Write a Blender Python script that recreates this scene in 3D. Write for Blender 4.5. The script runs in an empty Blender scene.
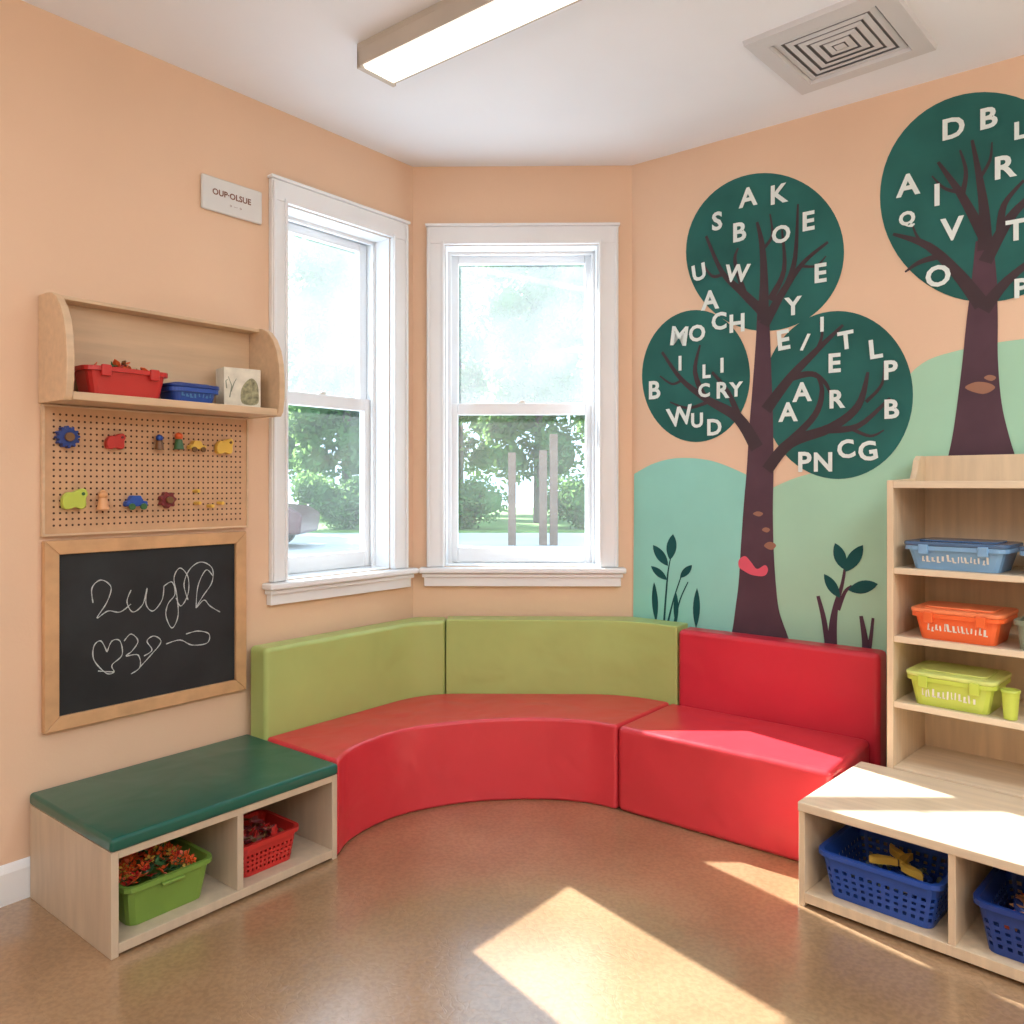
import bpy, bmesh, math, random
from mathutils import Matrix, Vector
random.seed(7)
scene = bpy.context.scene
COL = scene.collection
try:
    scene.view_settings.view_transform = 'Standard'
    scene.view_settings.look = 'None'
    scene.view_settings.exposure = 0.0
except Exception as e:
    print(e)

# ------------------------------------------------------------------ helpers
CAMH = 1.2; F = 810.0; CV = 485.0
def lin(c):
    c = c/255.0
    return c/12.92 if c <= 0.04045 else ((c+0.055)/1.055)**2.4
def rgb(r, g, b): return (lin(r), lin(g), lin(b), 1.0)

class Fr:
    def __init__(self, x, y, z, ang):
        self.ang = ang
        self.M = Matrix.Translation((x, y, z)) @ Matrix.Rotation(ang, 4, 'Z')
    def sub(self, x, y, z, rot=0.0):
        p = self.M @ Vector((x, y, z))
        return Fr(p.x, p.y, p.z, self.ang+rot)
    def px(self, u, v, y0):
        """where the sight line of photo point u,v meets the plane y=y0 of this frame"""
        Mi = self.M.inverted()
        o = Mi @ Vector((0, 0, CAMH))
        d = (Mi.to_3x3()) @ Vector(((u-512)/F, 1, (CV-v)/F))
        t = (y0-o.y)/d.y
        p = o+d*t
        return p.x, p.z

A = (-0.439, 3.59); B = (0.529, 3.575)
angL = math.radians(51.3); angR = math.radians(-38.7)
FL = Fr(A[0], A[1], 0, angL)                       # x runs towards the bay corner, y into the wall
FC = Fr(A[0], A[1], 0, math.atan2(B[1]-A[1], B[0]-A[0]))
FR = Fr(B[0], B[1], 0, angR)
FU = Fr(0.817, 2.314, 0, math.radians(-44))
W0 = Fr(0, 0, 0, 0)
WM = {}

def finish(o, fr, off, parent):
    M = fr.M @ Matrix.Translation(off)
    WM[o.name] = M
    if parent is not None:
        o.parent = parent
        o.matrix_parent_inverse = WM[parent.name].inverted()
    o.matrix_basis = M
    COL.objects.link(o)

def mk(name, verts, faces, mats, fr=W0, parent=None, bevel=0, seg=3, smooth=False, solid=0, midx=None, recalc=True, angle=30):
    if not isinstance(mats, (list, tuple)): mats = [mats]
    xs = [v[0] for v in verts]; ys = [v[1] for v in verts]; zs = [v[2] for v in verts]
    c = Vector(((min(xs)+max(xs))/2, (min(ys)+max(ys))/2, min(zs)))
    me = bpy.data.meshes.new(name)
    me.from_pydata([Vector(v)-c for v in verts], [], faces)
    for m in mats: me.materials.append(m)
    if midx:
        for p, i in zip(me.polygons, midx): p.material_index = i
    if recalc:
        bm = bmesh.new(); bm.from_mesh(me)
        bmesh.ops.recalc_face_normals(bm, faces=bm.faces[:]); bm.to_mesh(me); bm.free()
    if smooth:
        for p in me.polygons: p.use_smooth = True
    me.update()
    o = bpy.data.objects.new(name, me)
    finish(o, fr, c, parent)
    if solid:
        m = o.modifiers.new('s', 'SOLIDIFY'); m.thickness = solid; m.offset = -1
    if bevel:
        m = o.modifiers.new('b', 'BEVEL'); m.width = bevel; m.segments = seg; m.limit_method = 'ANGLE'
        m.angle_limit = math.radians(angle); m.harden_normals = False
        for p in me.polygons: p.use_smooth = True
        w = o.modifiers.new('w', 'WEIGHTED_NORMAL'); w.keep_sharp = False
    return o

def empty(name, fr, x=0, y=0, z=0, parent=None):
    o = bpy.data.objects.new(name, None); o.empty_display_size = 0.05
    finish(o, fr, Vector((x, y, z)), parent)
    return o

def tag(o, label=None, cat=None, kind=None, group=None):
    if label: o["label"] = label
    if cat: o["category"] = cat
    if kind: o["kind"] = kind
    if group: o["group"] = group
    return o

def bxs(lst):
    V = []; Fc = []
    for (x0, x1, y0, y1, z0, z1) in lst:
        n = len(V)
        V += [(x0,y0,z0),(x1,y0,z0),(x1,y1,z0),(x0,y1,z0),(x0,y0,z1),(x1,y0,z1),(x1,y1,z1),(x0,y1,z1)]
        Fc += [tuple(n+i for i in f) for f in [(0,3,2,1),(4,5,6,7),(0,1,5,4),(1,2,6,5),(2,3,7,6),(3,0,4,7)]]
    return V, Fc
def boxes(name, lst, mat, fr=W0, parent=None, bevel=0, seg=2):
    V, Fc = bxs(lst)
    return mk(name, V, Fc, mat, fr, parent, bevel, seg)
def prism(name, pts, a0, a1, plane, mat, fr=W0, parent=None, bevel=0, seg=3, smooth=False):
    n = len(pts); V = []
    for a in (a0, a1):
        for p in pts:
            if plane == 'xz': V.append((p[0], a, p[1]))
            elif plane == 'xy': V.append((p[0], p[1], a))
            else: V.append((a, p[0], p[1]))
    Fc = [tuple(range(n)), tuple(range(2*n-1, n-1, -1))]
    Fc += [(i, (i+1) % n, n+(i+1) % n, n+i) for i in range(n)]
    return mk(name, V, Fc, mat, fr, parent, bevel, seg, smooth)
def cat(pts, k=8, closed=False):
    out = []; n = len(pts)
    rng = n if closed else n-1
    for i in range(rng):
        if closed: p = [pts[(i-1) % n], pts[i], pts[(i+1) % n], pts[(i+2) % n]]
        else: p = [pts[max(i-1,0)], pts[i], pts[i+1], pts[min(i+2,n-1)]]
        for j in range(k):
            t = j/k
            out.append(tuple(0.5*((2*p[1][a])+(-p[0][a]+p[2][a])*t+(2*p[0][a]-5*p[1][a]+4*p[2][a]-p[3][a])*t*t+(-p[0][a]+3*p[1][a]-3*p[2][a]+p[3][a])*t**3) for a in range(len(p[0]))))
    if not closed: out.append(tuple(pts[-1]))
    return out
def rrect(w, d, r, n=6, cnt=None):
    P = []
    for cx, cy, a0 in ((w/2-r, d/2-r, 0), (-w/2+r, d/2-r, 90), (-w/2+r, -d/2+r, 180), (w/2-r, -d/2+r, 270)):
        for i in range(n+1):
            a = math.radians(a0+90*i/n); P.append((cx+r*math.cos(a), cy+r*math.sin(a)))
    if cnt:
        L = [0]
        for i in range(len(P)):
            q = P[(i+1) % len(P)]; L.append(L[-1]+math.hypot(q[0]-P[i][0], q[1]-P[i][1]))
        out = []; j = 0
        for k in range(cnt):
            s = L[-1]*k/cnt
            while L[j+1] < s: j += 1
            t = (s-L[j])/max(L[j+1]-L[j], 1e-9); q = P[(j+1) % len(P)]
            out.append((P[j][0]*(1-t)+q[0]*t, P[j][1]*(1-t)+q[1]*t))
        P = out
    return P
def cyl(name, r, h, mat, fr, parent=None, n=24, r2=None, axis='z', x=0, y=0, z=0, bevel=0):
    if r2 is None: r2 = r
    V = []
    for a, rr in ((0, r), (h, r2)):
        for i in range(n):
            c, s = math.cos(2*math.pi*i/n)*rr, math.sin(2*math.pi*i/n)*rr
            if axis == 'z': V.append((x+c, y+s, z+a))
            elif axis == 'y': V.append((x+c, y+a, z+s))
            else: V.append((x+a, y+c, z+s))
    Fc = [tuple(range(n)), tuple(range(2*n-1, n-1, -1))]+[(i, (i+1) % n, n+(i+1) % n, n+i) for i in range(n)]
    return mk(name, V, Fc, mat, fr, parent, bevel or min(r, h)*0.12, 2)
def blob(name, r, mat, fr, parent=None, x=0, y=0, z=0, sc=(1,1,1), n=2):
    bm = bmesh.new(); bmesh.ops.create_icosphere(bm, subdivisions=n+1, radius=r)
    V = [(x+v.co.x*sc[0], y+v.co.y*sc[1], z+v.co.z*sc[2]) for v in bm.verts]
    bm.verts.index_update()
    Fc = [tuple(v.index for v in f.verts) for f in bm.faces]; bm.free()
    return mk(name, V, Fc, mat, fr, parent, smooth=True)

# ------------------------------------------------------------------ materials
def mat(name, col, rough=0.5, nscale=6, namt=0.06, bump=0.0, bscale=30, spec=0.5, metal=0, coat=0, stretch=None, emit=None, estr=0, detail=4, coords='Object', bdist=0.01):
    m = bpy.data.materials.new(name); m.use_nodes = True
    nt = m.node_tree; N = nt.nodes; L = nt.links
    bs = N['Principled BSDF']
    tc = N.new('ShaderNodeTexCoord'); mp = N.new('ShaderNodeMapping')
    L.new(tc.outputs[coords], mp.inputs[0])
    if stretch: mp.inputs['Scale'].default_value = stretch
    nz = N.new('ShaderNodeTexNoise'); nz.inputs['Scale'].default_value = nscale; nz.inputs['Detail'].default_value = detail
    L.new(mp.outputs[0], nz.inputs['Vector'])
    rp = N.new('ShaderNodeValToRGB')
    rp.color_ramp.elements[0].position = 0.3; rp.color_ramp.elements[1].position = 0.7
    rp.color_ramp.elements[0].color = tuple(max(0, c*(1-namt)) for c in col[:3])+(1,)
    rp.color_ramp.elements[1].color = tuple(min(1, c*(1+namt)) for c in col[:3])+(1,)
    L.new(nz.outputs['Fac'], rp.inputs[0]); L.new(rp.outputs[0], bs.inputs['Base Color'])
    bs.inputs['Roughness'].default_value = rough; bs.inputs['Metallic'].default_value = metal
    bs.inputs['Specular IOR Level'].default_value = spec; bs.inputs['Coat Weight'].default_value = coat
    bs.inputs['Coat Roughness'].default_value = 0.15
    if bump:
        n2 = N.new('ShaderNodeTexNoise'); n2.inputs['Scale'].default_value = bscale; n2.inputs['Detail'].default_value = 1.5
        n2.inputs['Distortion'].default_value = 0.4
        L.new(mp.outputs[0], n2.inputs['Vector'])
        b = N.new('ShaderNodeBump'); b.inputs['Strength'].default_value = bump; b.inputs['Distance'].default_value = bdist
        L.new(n2.outputs['Fac'], b.inputs['Height']); L.new(b.outputs[0], bs.inputs['Normal'])
    if emit:
        bs.inputs['Emission Color'].default_value = emit; bs.inputs['Emission Strength'].default_value = estr
    return m

M_wall = mat('peach_paint', rgb(233,199,169), 0.65, 2, 0.03, 0.05, 120, spec=0.35)
M_ceil = mat('ceiling_paint', rgb(240,243,248), 0.8, 2, 0.02, spec=0.2)
M_trim = mat('white_trim_paint', rgb(240,243,246), 0.35, 5, 0.02)
M_wood = mat('pale_birch', rgb(224,204,176), 0.35, 3, 0.08, 0.04, 20, stretch=(1.2,14,14))
M_woodV = mat('pale_birch_upright', rgb(222,198,166), 0.45, 3, 0.09, 0.04, 20, stretch=(14,14,1.2))
M_woodS = mat('shelf_maple', rgb(216,186,152), 0.45, 3, 0.08, stretch=(1.2,14,14))
M_ply = mat('grey_birch_side', rgb(200,182,158), 0.5, 4, 0.08, stretch=(8,8,1.2))
M_frame = mat('oak_frame', rgb(206,162,118), 0.45, 5, 0.12, stretch=(3,10,3))
M_peg = mat('pegboard_fibre', rgb(208,166,128), 0.6, 25, 0.06)
M_hole = mat('peg_hole_dark', rgb(78,48,32), 0.8)
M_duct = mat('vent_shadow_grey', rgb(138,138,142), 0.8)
M_vent = mat('vent_white_enamel', rgb(214,214,216), 0.4, 5, 0.02)
M_slate = mat('slate_black', rgb(40,44,48), 0.5, 4, 0.35, spec=0.3)
M_chalk = mat('chalk', rgb(190,196,196), 0.95, 160, 0.3)
M_red = mat('red_vinyl', rgb(210,56,66), 0.32, 4, 0.04, 0.4, 6, spec=0.55, bdist=0.03)
M_redS = mat('red_vinyl_seat', rgb(210,56,66), 0.32, 4, 0.04, 0.4, 5, spec=0.55, bdist=0.03)
M_red2 = mat('red_vinyl_back', rgb(206,46,64), 0.34, 4, 0.04, 0.35, 5, spec=0.5, bdist=0.03)
M_lime = mat('lime_vinyl', rgb(174,192,116), 0.34, 4, 0.04, 0.45, 6, bdist=0.03)
M_dgreen = mat('dark_green_vinyl', rgb(8,88,74), 0.28, 4, 0.06, 0.3, 6, bdist=0.02, coat=0.15)
M_black = mat('black_rubber', rgb(34,32,34), 0.6)
M_pink = mat('mural_pink', rgb(225,90,110), 0.7)
M_hillA = mat('mural_mint', rgb(150,214,200), 0.7, 3, 0.05, spec=0.2)
M_hillB = mat('mural_sage', rgb(170,214,186), 0.7, 3, 0.05, spec=0.2)
M_crown = mat('mural_teal', rgb(44,102,96), 0.7, 3, 0.25, spec=0.2)
M_trunk = mat('mural_bark', rgb(88,64,74), 0.7, 5, 0.15, spec=0.2)
M_branch = mat('mural_branch', rgb(72,58,62), 0.7, 5, 0.15, spec=0.2)
M_tan = mat('mural_tan', rgb(158,112,90), 0.7)
M_plant = mat('mural_plant', rgb(28,84,84), 0.7, spec=0.2)
M_plum = mat('mural_plum', rgb(84,60,74), 0.7, spec=0.2)
M_letter = mat('letter_white', rgb(228,238,234), 0.6, 30, 0.03)
M_sign = mat('sign_white', rgb(222,222,220), 0.4, 8, 0.03)
M_text = mat('sign_text', rgb(130,84,66), 0.6)
def plastic(n, r, g, b, rough=0.35): return mat(n, rgb(r,g,b), rough, 8, 0.05)
P_red = plastic('plastic_red', 196,48,44); P_blue = plastic('plastic_blue', 40,80,168)
P_dblue = plastic('plastic_navy', 28,60,136); P_lime = plastic('plastic_lime', 118,154,66)
P_orange = plastic('plastic_orange', 236,104,52); P_yel = plastic('plastic_yellow', 232,190,84)
P_white = plastic('plastic_white', 232,230,222); P_sky = plastic('plastic_sky', 92,150,205)
P_grey = plastic('plastic_grey', 130,140,120); P_green = plastic('plastic_green', 62,106,62)
P_peach = plastic('wood_toy_peach', 228,168,116); P_maroon = plastic('toy_maroon', 120,40,46)
P_brown = plastic('toy_brown', 120,84,50); P_chart = plastic('plastic_chartreuse', 190,206,84)
P_lorange = plastic('plastic_pale_orange', 240,132,84); P_lchart = plastic('plastic_pale_lime', 210,220,126)

# floor
def floor_mat():
    m = bpy.data.materials.new('brown_sheet_floor'); m.use_nodes = True
    nt = m.node_tree; N = nt.nodes; L = nt.links; bs = N['Principled BSDF']
    tc = N.new('ShaderNodeTexCoord')
    n1 = N.new('ShaderNodeTexNoise'); n1.inputs['Scale'].default_value = 2.2; n1.inputs['Detail'].default_value = 5
    n2 = N.new('ShaderNodeTexNoise'); n2.inputs['Scale'].default_value = 80; n2.inputs['Detail'].default_value = 5
    vo = N.new('ShaderNodeTexVoronoi'); vo.feature = 'DISTANCE_TO_EDGE'; vo.inputs['Scale'].default_value = 24
    nd = N.new('ShaderNodeTexNoise'); nd.inputs['Scale'].default_value = 9
    L.new(tc.outputs['Object'], nd.inputs['Vector'])
    ad = N.new('ShaderNodeVectorMath'); ad.operation = 'MULTIPLY_ADD'; ad.inputs[1].default_value = (0.25,0.25,0.25)
    L.new(nd.outputs['Color'], ad.inputs[0]); L.new(tc.outputs['Object'], ad.inputs[2]); L.new(ad.outputs[0], vo.inputs['Vector'])
    for n in (n1, n2): L.new(tc.outputs['Object'], n.inputs['Vector'])
    r1 = N.new('ShaderNodeValToRGB'); r1.color_ramp.elements[0].color = rgb(148,116,84); r1.color_ramp.elements[1].color = rgb(170,136,102)
    r1.color_ramp.elements[0].position = 0.35; r1.color_ramp.elements[1].position = 0.65
    L.new(n1.outputs['Fac'], r1.inputs[0])
    r2 = N.new('ShaderNodeValToRGB'); r2.color_ramp.elements[0].color = (0.89,0.89,0.89,1); r2.color_ramp.elements[1].color = (1.05,1.05,1.05,1)
    r2.color_ramp.elements[0].position = 0.38; r2.color_ramp.elements[1].position = 0.6
    L.new(n2.outputs['Fac'], r2.inputs[0])
    mx = N.new('ShaderNodeMix'); mx.data_type = 'RGBA'; mx.blend_type = 'MULTIPLY'; mx.inputs['Factor'].default_value = 1
    L.new(r1.outputs[0], mx.inputs['A']); L.new(r2.outputs[0], mx.inputs['B'])
    L.new(mx.outputs['Result'], bs.inputs['Base Color'])
    bs.inputs['Roughness'].default_value = 0.24; bs.inputs['Specular IOR Level'].default_value = 0.8
    bs.inputs['Coat Weight'].default_value = 0.9; bs.inputs['Coat Roughness'].default_value = 0.18; bs.inputs['Coat IOR'].default_value = 1.6
    rp = N.new('ShaderNodeMapRange'); rp.inputs['From Max'].default_value = 0.08
    L.new(vo.outputs['Distance'], rp.inputs['Value'])
    sm = N.new('ShaderNodeMath'); sm.operation = 'MULTIPLY_ADD'; sm.inputs[1].default_value = 0.3
    L.new(n2.outputs['Fac'], sm.inputs[0]); L.new(rp.outputs[0], sm.inputs[2])
    b = N.new('ShaderNodeBump'); b.inputs['Strength'].default_value = 0.11; b.inputs['Distance'].default_value = 0.004
    L.new(sm.outputs[0], b.inputs['Height']); L.new(b.outputs[0], bs.inputs['Normal'])
    return m
M_floor = floor_mat()

def glass_mat(name, haze, scale, hcol=(0.88,0.96,1.0,1)):
    m = bpy.data.materials.new(name); m.use_nodes = True
    nt = m.node_tree; N = nt.nodes; L = nt.links; N.remove(N['Principled BSDF'])
    out = N['Material Output']
    tr = N.new('ShaderNodeBsdfTransparent'); tr.inputs[0].default_value = (0.95,0.98,1,1)
    tl = N.new('ShaderNodeBsdfTranslucent'); tl.inputs[0].default_value = hcol
    gl = N.new('ShaderNodeBsdfGlossy'); gl.inputs['Roughness'].default_value = 0.03
    tc = N.new('ShaderNodeTexCoord'); nz = N.new('ShaderNodeTexNoise'); nz.inputs['Scale'].default_value = scale; nz.inputs['Detail'].default_value = 3
    L.new(tc.outputs['Object'], nz.inputs['Vector'])
    rp = N.new('ShaderNodeMapRange'); rp.inputs['From Min'].default_value = 0.3; rp.inputs['From Max'].default_value = 0.7
    rp.inputs['To Min'].default_value = haze*0.7; rp.inputs['To Max'].default_value = haze*1.3
    L.new(nz.outputs['Fac'], rp.inputs['Value'])
    m1 = N.new('ShaderNodeMixShader'); L.new(rp.outputs[0], m1.inputs[0]); L.new(tr.outputs[0], m1.inputs[1]); L.new(tl.outputs[0], m1.inputs[2])
    m2 = N.new('ShaderNodeMixShader'); m2.inputs[0].default_value = 0.03
    L.new(m1.outputs[0], m2.inputs[1]); L.new(gl.outputs[0], m2.inputs[2]); L.new(m2.outputs[0], out.inputs[0])
    return m
M_glassU = glass_mat('hazy_glass', 0.080, 3)
M_glassL = glass_mat('clear_glass', 0.018, 3)

# ------------------------------------------------------------------ room shell
H = 2.61; TH = 0.19; LEN = 4.5
def wallbox(name, fr, x0, x1, hole=None):
    if hole:
        a, b, c, d = hole
        L_ = [(x0, a, 0, TH, 0, H), (b, x1, 0, TH, 0, H), (a, b, 0, TH, 0, c), (a, b, 0, TH, d, H)]
    else: L_ = [(x0, x1, 0, TH, 0, H)]
    return tag(boxes(name, L_, M_wall, fr), kind='structure')
W1 = (-0.675, -0.138, 0.84, 2.262)
W2 = (0.142, 0.82, 0.84, 2.262)
cw = math.hypot(B[0]-A[0], B[1]-A[1])
wallbox('wall_left', FL, -LEN, 0.0, W1)
wallbox('wall_bay', FC, 0.0, cw, W2)
wallbox('wall_right', FR, 0.0, LEN)
FbL = Fr(*(FL.M @ Vector((-LEN, 0, 0)))[:2], 0, angR)
wide = 5.265
boxes('wall_back', [(0, wide, -TH, 0, 0, H)], M_wall, FbL)["kind"] = 'structure'
FbR = Fr(*(FR.M @ Vector((LEN, 0, 0)))[:2], 0, angL)
boxes('wall_side', [(-(LEN+0.594), 0, -TH, 0, 0, H)], M_wall, FbR)["kind"] = 'structure'
def w(fr, x, y): p = fr.M @ Vector((x, y, 0)); return (p.x, p.y)
poly = [w(FL,-LEN,0.0), w(FL,0,0), w(FC,cw,0), w(FR,LEN,0), w(FbR,-(LEN+0.594),0)]
prism('floor', poly, -0.06, 0.0, 'xy', M_floor)["kind"] = 'structure'
polyc = [w(FL,-LEN-.2,TH), w(FL,0.09,TH), w(FC,cw+0.07,TH), w(FR,LEN+.2,TH), w(FbR,-(LEN+0.8),-0.2)]
prism('ceiling', polyc, H, H+0.1, 'xy', M_ceil)["kind"] = 'structure'
def baseb(name, fr, x0, x1):
    pr = [(0,0),(-0.016,0),(-0.016,0.09),(-0.011,0.102),(-0.006,0.108),(0,0.112)]
    prism(name, pr, x0, x1, 'yz', M_trim, fr)["kind"] = 'structure'
baseb('baseboard_left', FL, -LEN+.01, -0.01); baseb('baseboard_bay', FC, 0.01, cw-0.01); baseb('baseboard_right', FR, 0.01, LEN-.01)

def window(name, fr, hole, ox0, ox1, lab):
    a, b, c, d = hole
    top = 2.35
    e = tag(empty(name, fr, (a+b)/2, 0, c), kind='structure')
    e["label"] = lab
    # casing
    cs = [(ox0, a, -0.022, 0, c, d), (b, ox1, -0.022, 0, c, d), (ox0, ox1, -0.022, 0, d, top-0.012),
          (ox0-0.006, ox1+0.006, -0.032, 0, top-0.012, top),
          (ox0+0.004, ox0+0.016, -0.030, -0.02, c, top-0.02), (ox1-0.016, ox1-0.004, -0.030, -0.02, c, top-0.02),
          (a-0.014, a-0.002, -0.030, -0.02, c, d+0.012), (b+0.002, b+0.014, -0.030, -0.02, c, d+0.012)]
    boxes('casing', cs, M_trim, fr, e, 0.003)
    st = [(ox0-0.03, ox1+0.03, -0.06, 0.0, c-0.026, c-0.002)]
    boxes('window_sill', st, M_trim, fr, e, 0.006)
    boxes('sill_apron', [(ox0-0.01, ox1+0.01, -0.03, -0.001, c-0.085, c-0.028), (ox0-0.018, ox1+0.018, -0.042, -0.001, c-0.045, c-0.028)], M_trim, fr, e, 0.003)
    # jamb liner
    g = 0.006
    boxes('jamb', [(a, a+g, 0, TH, c, d), (b-g, b, 0, TH, c, d), (a, b, 0, TH, d-g, d), (a, b, 0.0, TH, c, c+g),
                   (a+g, a+0.022, 0.085, 0.1, c, d), (b-0.022, b-g, 0.085, 0.1, c, d), (a, b, 0.085, 0.1, d-0.02, d)], M_trim, fr, e, 0.002)
    mid = 1.548; s = 0.042
    x0, x1 = a+0.007, b-0.007
    # lower sash, room side
    lo = boxes('sash', [(x0, x0+s, 0.105, 0.135, c+0.008, mid+0.025), (x1-s, x1, 0.105, 0.135, c+0.008, mid+0.025),
                   (x0+s, x1-s, 0.105, 0.135, c+0.008, c+0.075), (x0+s, x1-s, 0.105, 0.135, mid-0.028, mid+0.025)], M_trim, fr, e, 0.004)
    boxes('glass_pane', [(x0+s, x1-s, 0.119, 0.122, c+0.075, mid-0.028)], M_glassL, fr, lo)
    mx = (a+b)/2
    boxes('sash_lock', [(mx-0.018, mx+0.018, 0.112, 0.132, mid+0.025, mid+0.031), (mx-0.006, mx+0.014, 0.108, 0.12, mid+0.031, mid+0.037)], P_white, fr, lo, 0.002)
    up = boxes('sash', [(x0, x0+s, 0.14, 0.17, mid-0.02, d-0.008), (x1-s, x1, 0.14, 0.17, mid-0.02, d-0.008),
                   (x0+s, x1-s, 0.14, 0.17, mid-0.02, mid+0.02), (x0+s, x1-s, 0.14, 0.17, d-0.045, d-0.008)], M_trim, fr, e, 0.004)
    boxes('glass_pane', [(x0+s, x1-s, 0.154, 0.157, mid+0.02, d-0.045)], M_glassU, fr, up)
window('window_1', FL, W1, -0.745, -0.05, 'white double-hung window with hazy upper glass')
window('window_2', FC, W2, 0.063, 0.907, 'white double-hung window facing trees and posts')

# ------------------------------------------------------------------ ceiling light and vent
M_lens = mat('light_lens', rgb(250,248,240), 0.4, emit=(1,0.97,0.92,1), estr=0.8)
M_house = mat('light_housing', rgb(196,188,176), 0.5)
def ceiling_light(cx, cy, power, length=1.25, wd=0.157, lab='long white fluorescent ceiling light'):
    fr = Fr(cx, cy, H, angR)
    e = tag(empty('ceiling_light', fr, 0, 0, 0), lab, 'ceiling light')
    hw = wd/2
    boxes('housing', [(0, length, -hw, hw, -0.022, 0), (0, 0.016, -hw, hw, -0.08, -0.02), (length-0.016, length, -hw, hw, -0.08, -0.02),
                      (0, length, -hw, -hw+0.006, -0.072, -0.02), (0, length, hw-0.006, hw, -0.072, -0.02)], M_house, fr, e, 0.002)
    pr = [(-hw+.008,-0.023),(-hw+.007,-0.066),(-hw+0.016,-0.078),(hw-0.016,-0.078),(hw-.007,-0.066),(hw-.008,-0.023)]
    prism('lens', pr, 0.017, length-0.017, 'yz', M_lens, fr, e, 0.004)
    if power:
        ld = bpy.data.lights.new('tube', 'AREA'); ld.shape = 'RECTANGLE'; ld.size = length-0.06; ld.size_y = wd-0.04
        ld.energy = power; ld.color = (0.84, 0.93, 1.0)
        lo = bpy.data.objects.new('tube_lamp', ld)
        finish(lo, fr, Vector((length/2, 0, -0.080)), e)
ceiling_light(-0.447, 2.65, 1.2)
ceiling_light(-1.9, 0.9, 14, wd=0.3, lab='unseen ceiling panel added for fill light'); ceiling_light(0.4, -0.4, 34, wd=0.3, lab='unseen ceiling panel added for fill light')  # wide panels out of view, added as fill light for the room
ceiling_light(1.6, 1.0, 30, wd=0.3, lab='unseen ceiling panel added for fill light')  # another added out-of-view fill panel
# unseen upward fill lamps, added behind the camera to brighten the ceiling
for (x, y, z, p) in [(-0.6, -1.2, 1.35, 42), (1.9, -0.2, 1.35, 34)]:
    ld = bpy.data.lights.new('ceiling_fill', 'AREA'); ld.shape = 'DISK'; ld.size = 0.5; ld.energy = p; ld.color = (0.82, 0.92, 1.0)
    lo = bpy.data.objects.new('ceiling_fill_lamp', ld); lo.location = (x, y, z); lo.rotation_euler = (math.pi, 0, 0); COL.objects.link(lo)

fv = Fr(1.048, 2.585, H, math.radians(-43))
ev = tag(empty('air_vent', fv, 0, 0, 0), 'square white ceiling air vent with nested louvres', 'air vent')
def ring(a, b, za, zb):
    V = []; Fc = []
    for (s, z) in ((a, za), (b, zb)): V += [(-s,-s,z),(s,-s,z),(s,s,z),(-s,s,z)]
    Fc = [(i, (i+1) % 4, 4+(i+1) % 4, 4+i) for i in range(4)]
    return V, Fc
V = []; Fc = []
for a, b, za, zb in [(0.224,0.220,0,-0.016),(0.220,0.166,-0.016,-0.018),(0.166,0.160,-0.018,-0.001)]:
    v, f = ring(a, b, za, zb); n = len(V); V += v; Fc += [tuple(n+i for i in q) for q in f]
mk('flange', V, Fc, M_vent, fv, ev, solid=0.0015)
V = []; Fc = []
for k in range(5):
    r = 0.156-0.029*k
    v, f = ring(r-0.019, r, -0.0105, -0.0085); n = len(V); V += v; Fc += [tuple(n+i for i in q) for q in f]
n = len(V); V += [(-.016,-.016,-.0105),(.016,-.016,-.0105),(.016,.016,-.0105),(-.016,.016,-.0105)]; Fc.append((n,n+1,n+2,n+3))
mk('louvre', V, Fc, M_vent, fv, ev, solid=0.0012)
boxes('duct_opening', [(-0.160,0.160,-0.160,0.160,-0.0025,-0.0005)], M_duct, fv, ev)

# ------------------------------------------------------------------ left wall: sign, shelf, pegboard, chalkboard
sg = tag(boxes('wall_sign', [(-1.02,-0.78,-0.014,-0.001,2.155,2.275)], M_sign, FL, None, 0.006), 'small white wall plaque with tiny brown lettering', 'sign')
def text(ch, size, fr, x, y, z, m, parent, rot=0, name='letter', bold=0.0, thick=0.0):
    cu = bpy.data.curves.new('t', 'FONT'); cu.body = ch; cu.size = size; cu.align_x = 'CENTER'; cu.align_y = 'CENTER'
    cu.offset = bold; cu.extrude = thick; cu.resolution_u = 3
    to = bpy.data.objects.new('t', cu); COL.objects.link(to)
    bpy.context.view_layer.update()
    me = bpy.data.meshes.new_from_object(to.evaluated_get(bpy.context.evaluated_depsgraph_get()))
    bpy.data.objects.remove(to)
    c, s = math.cos(rot), math.sin(rot)
    V = [(x+v.co.x*c-v.co.y*s, y-v.co.z, z+v.co.x*s+v.co.y*c) for v in me.vertices]
    Fc = [tuple(p.vertices) for p in me.polygons]
    bpy.data.meshes.remove(me)
    return mk(name, V, Fc, m, fr, parent, recalc=False)
text('OUP·OLSUE', 0.029, FL, -0.905, -0.0148, 2.222, M_text, sg, name='lettering', bold=0.0008)
text('o  ---  o', 0.015, FL, -0.89, -0.0148, 2.19, M_text, sg, name='lettering')

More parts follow.
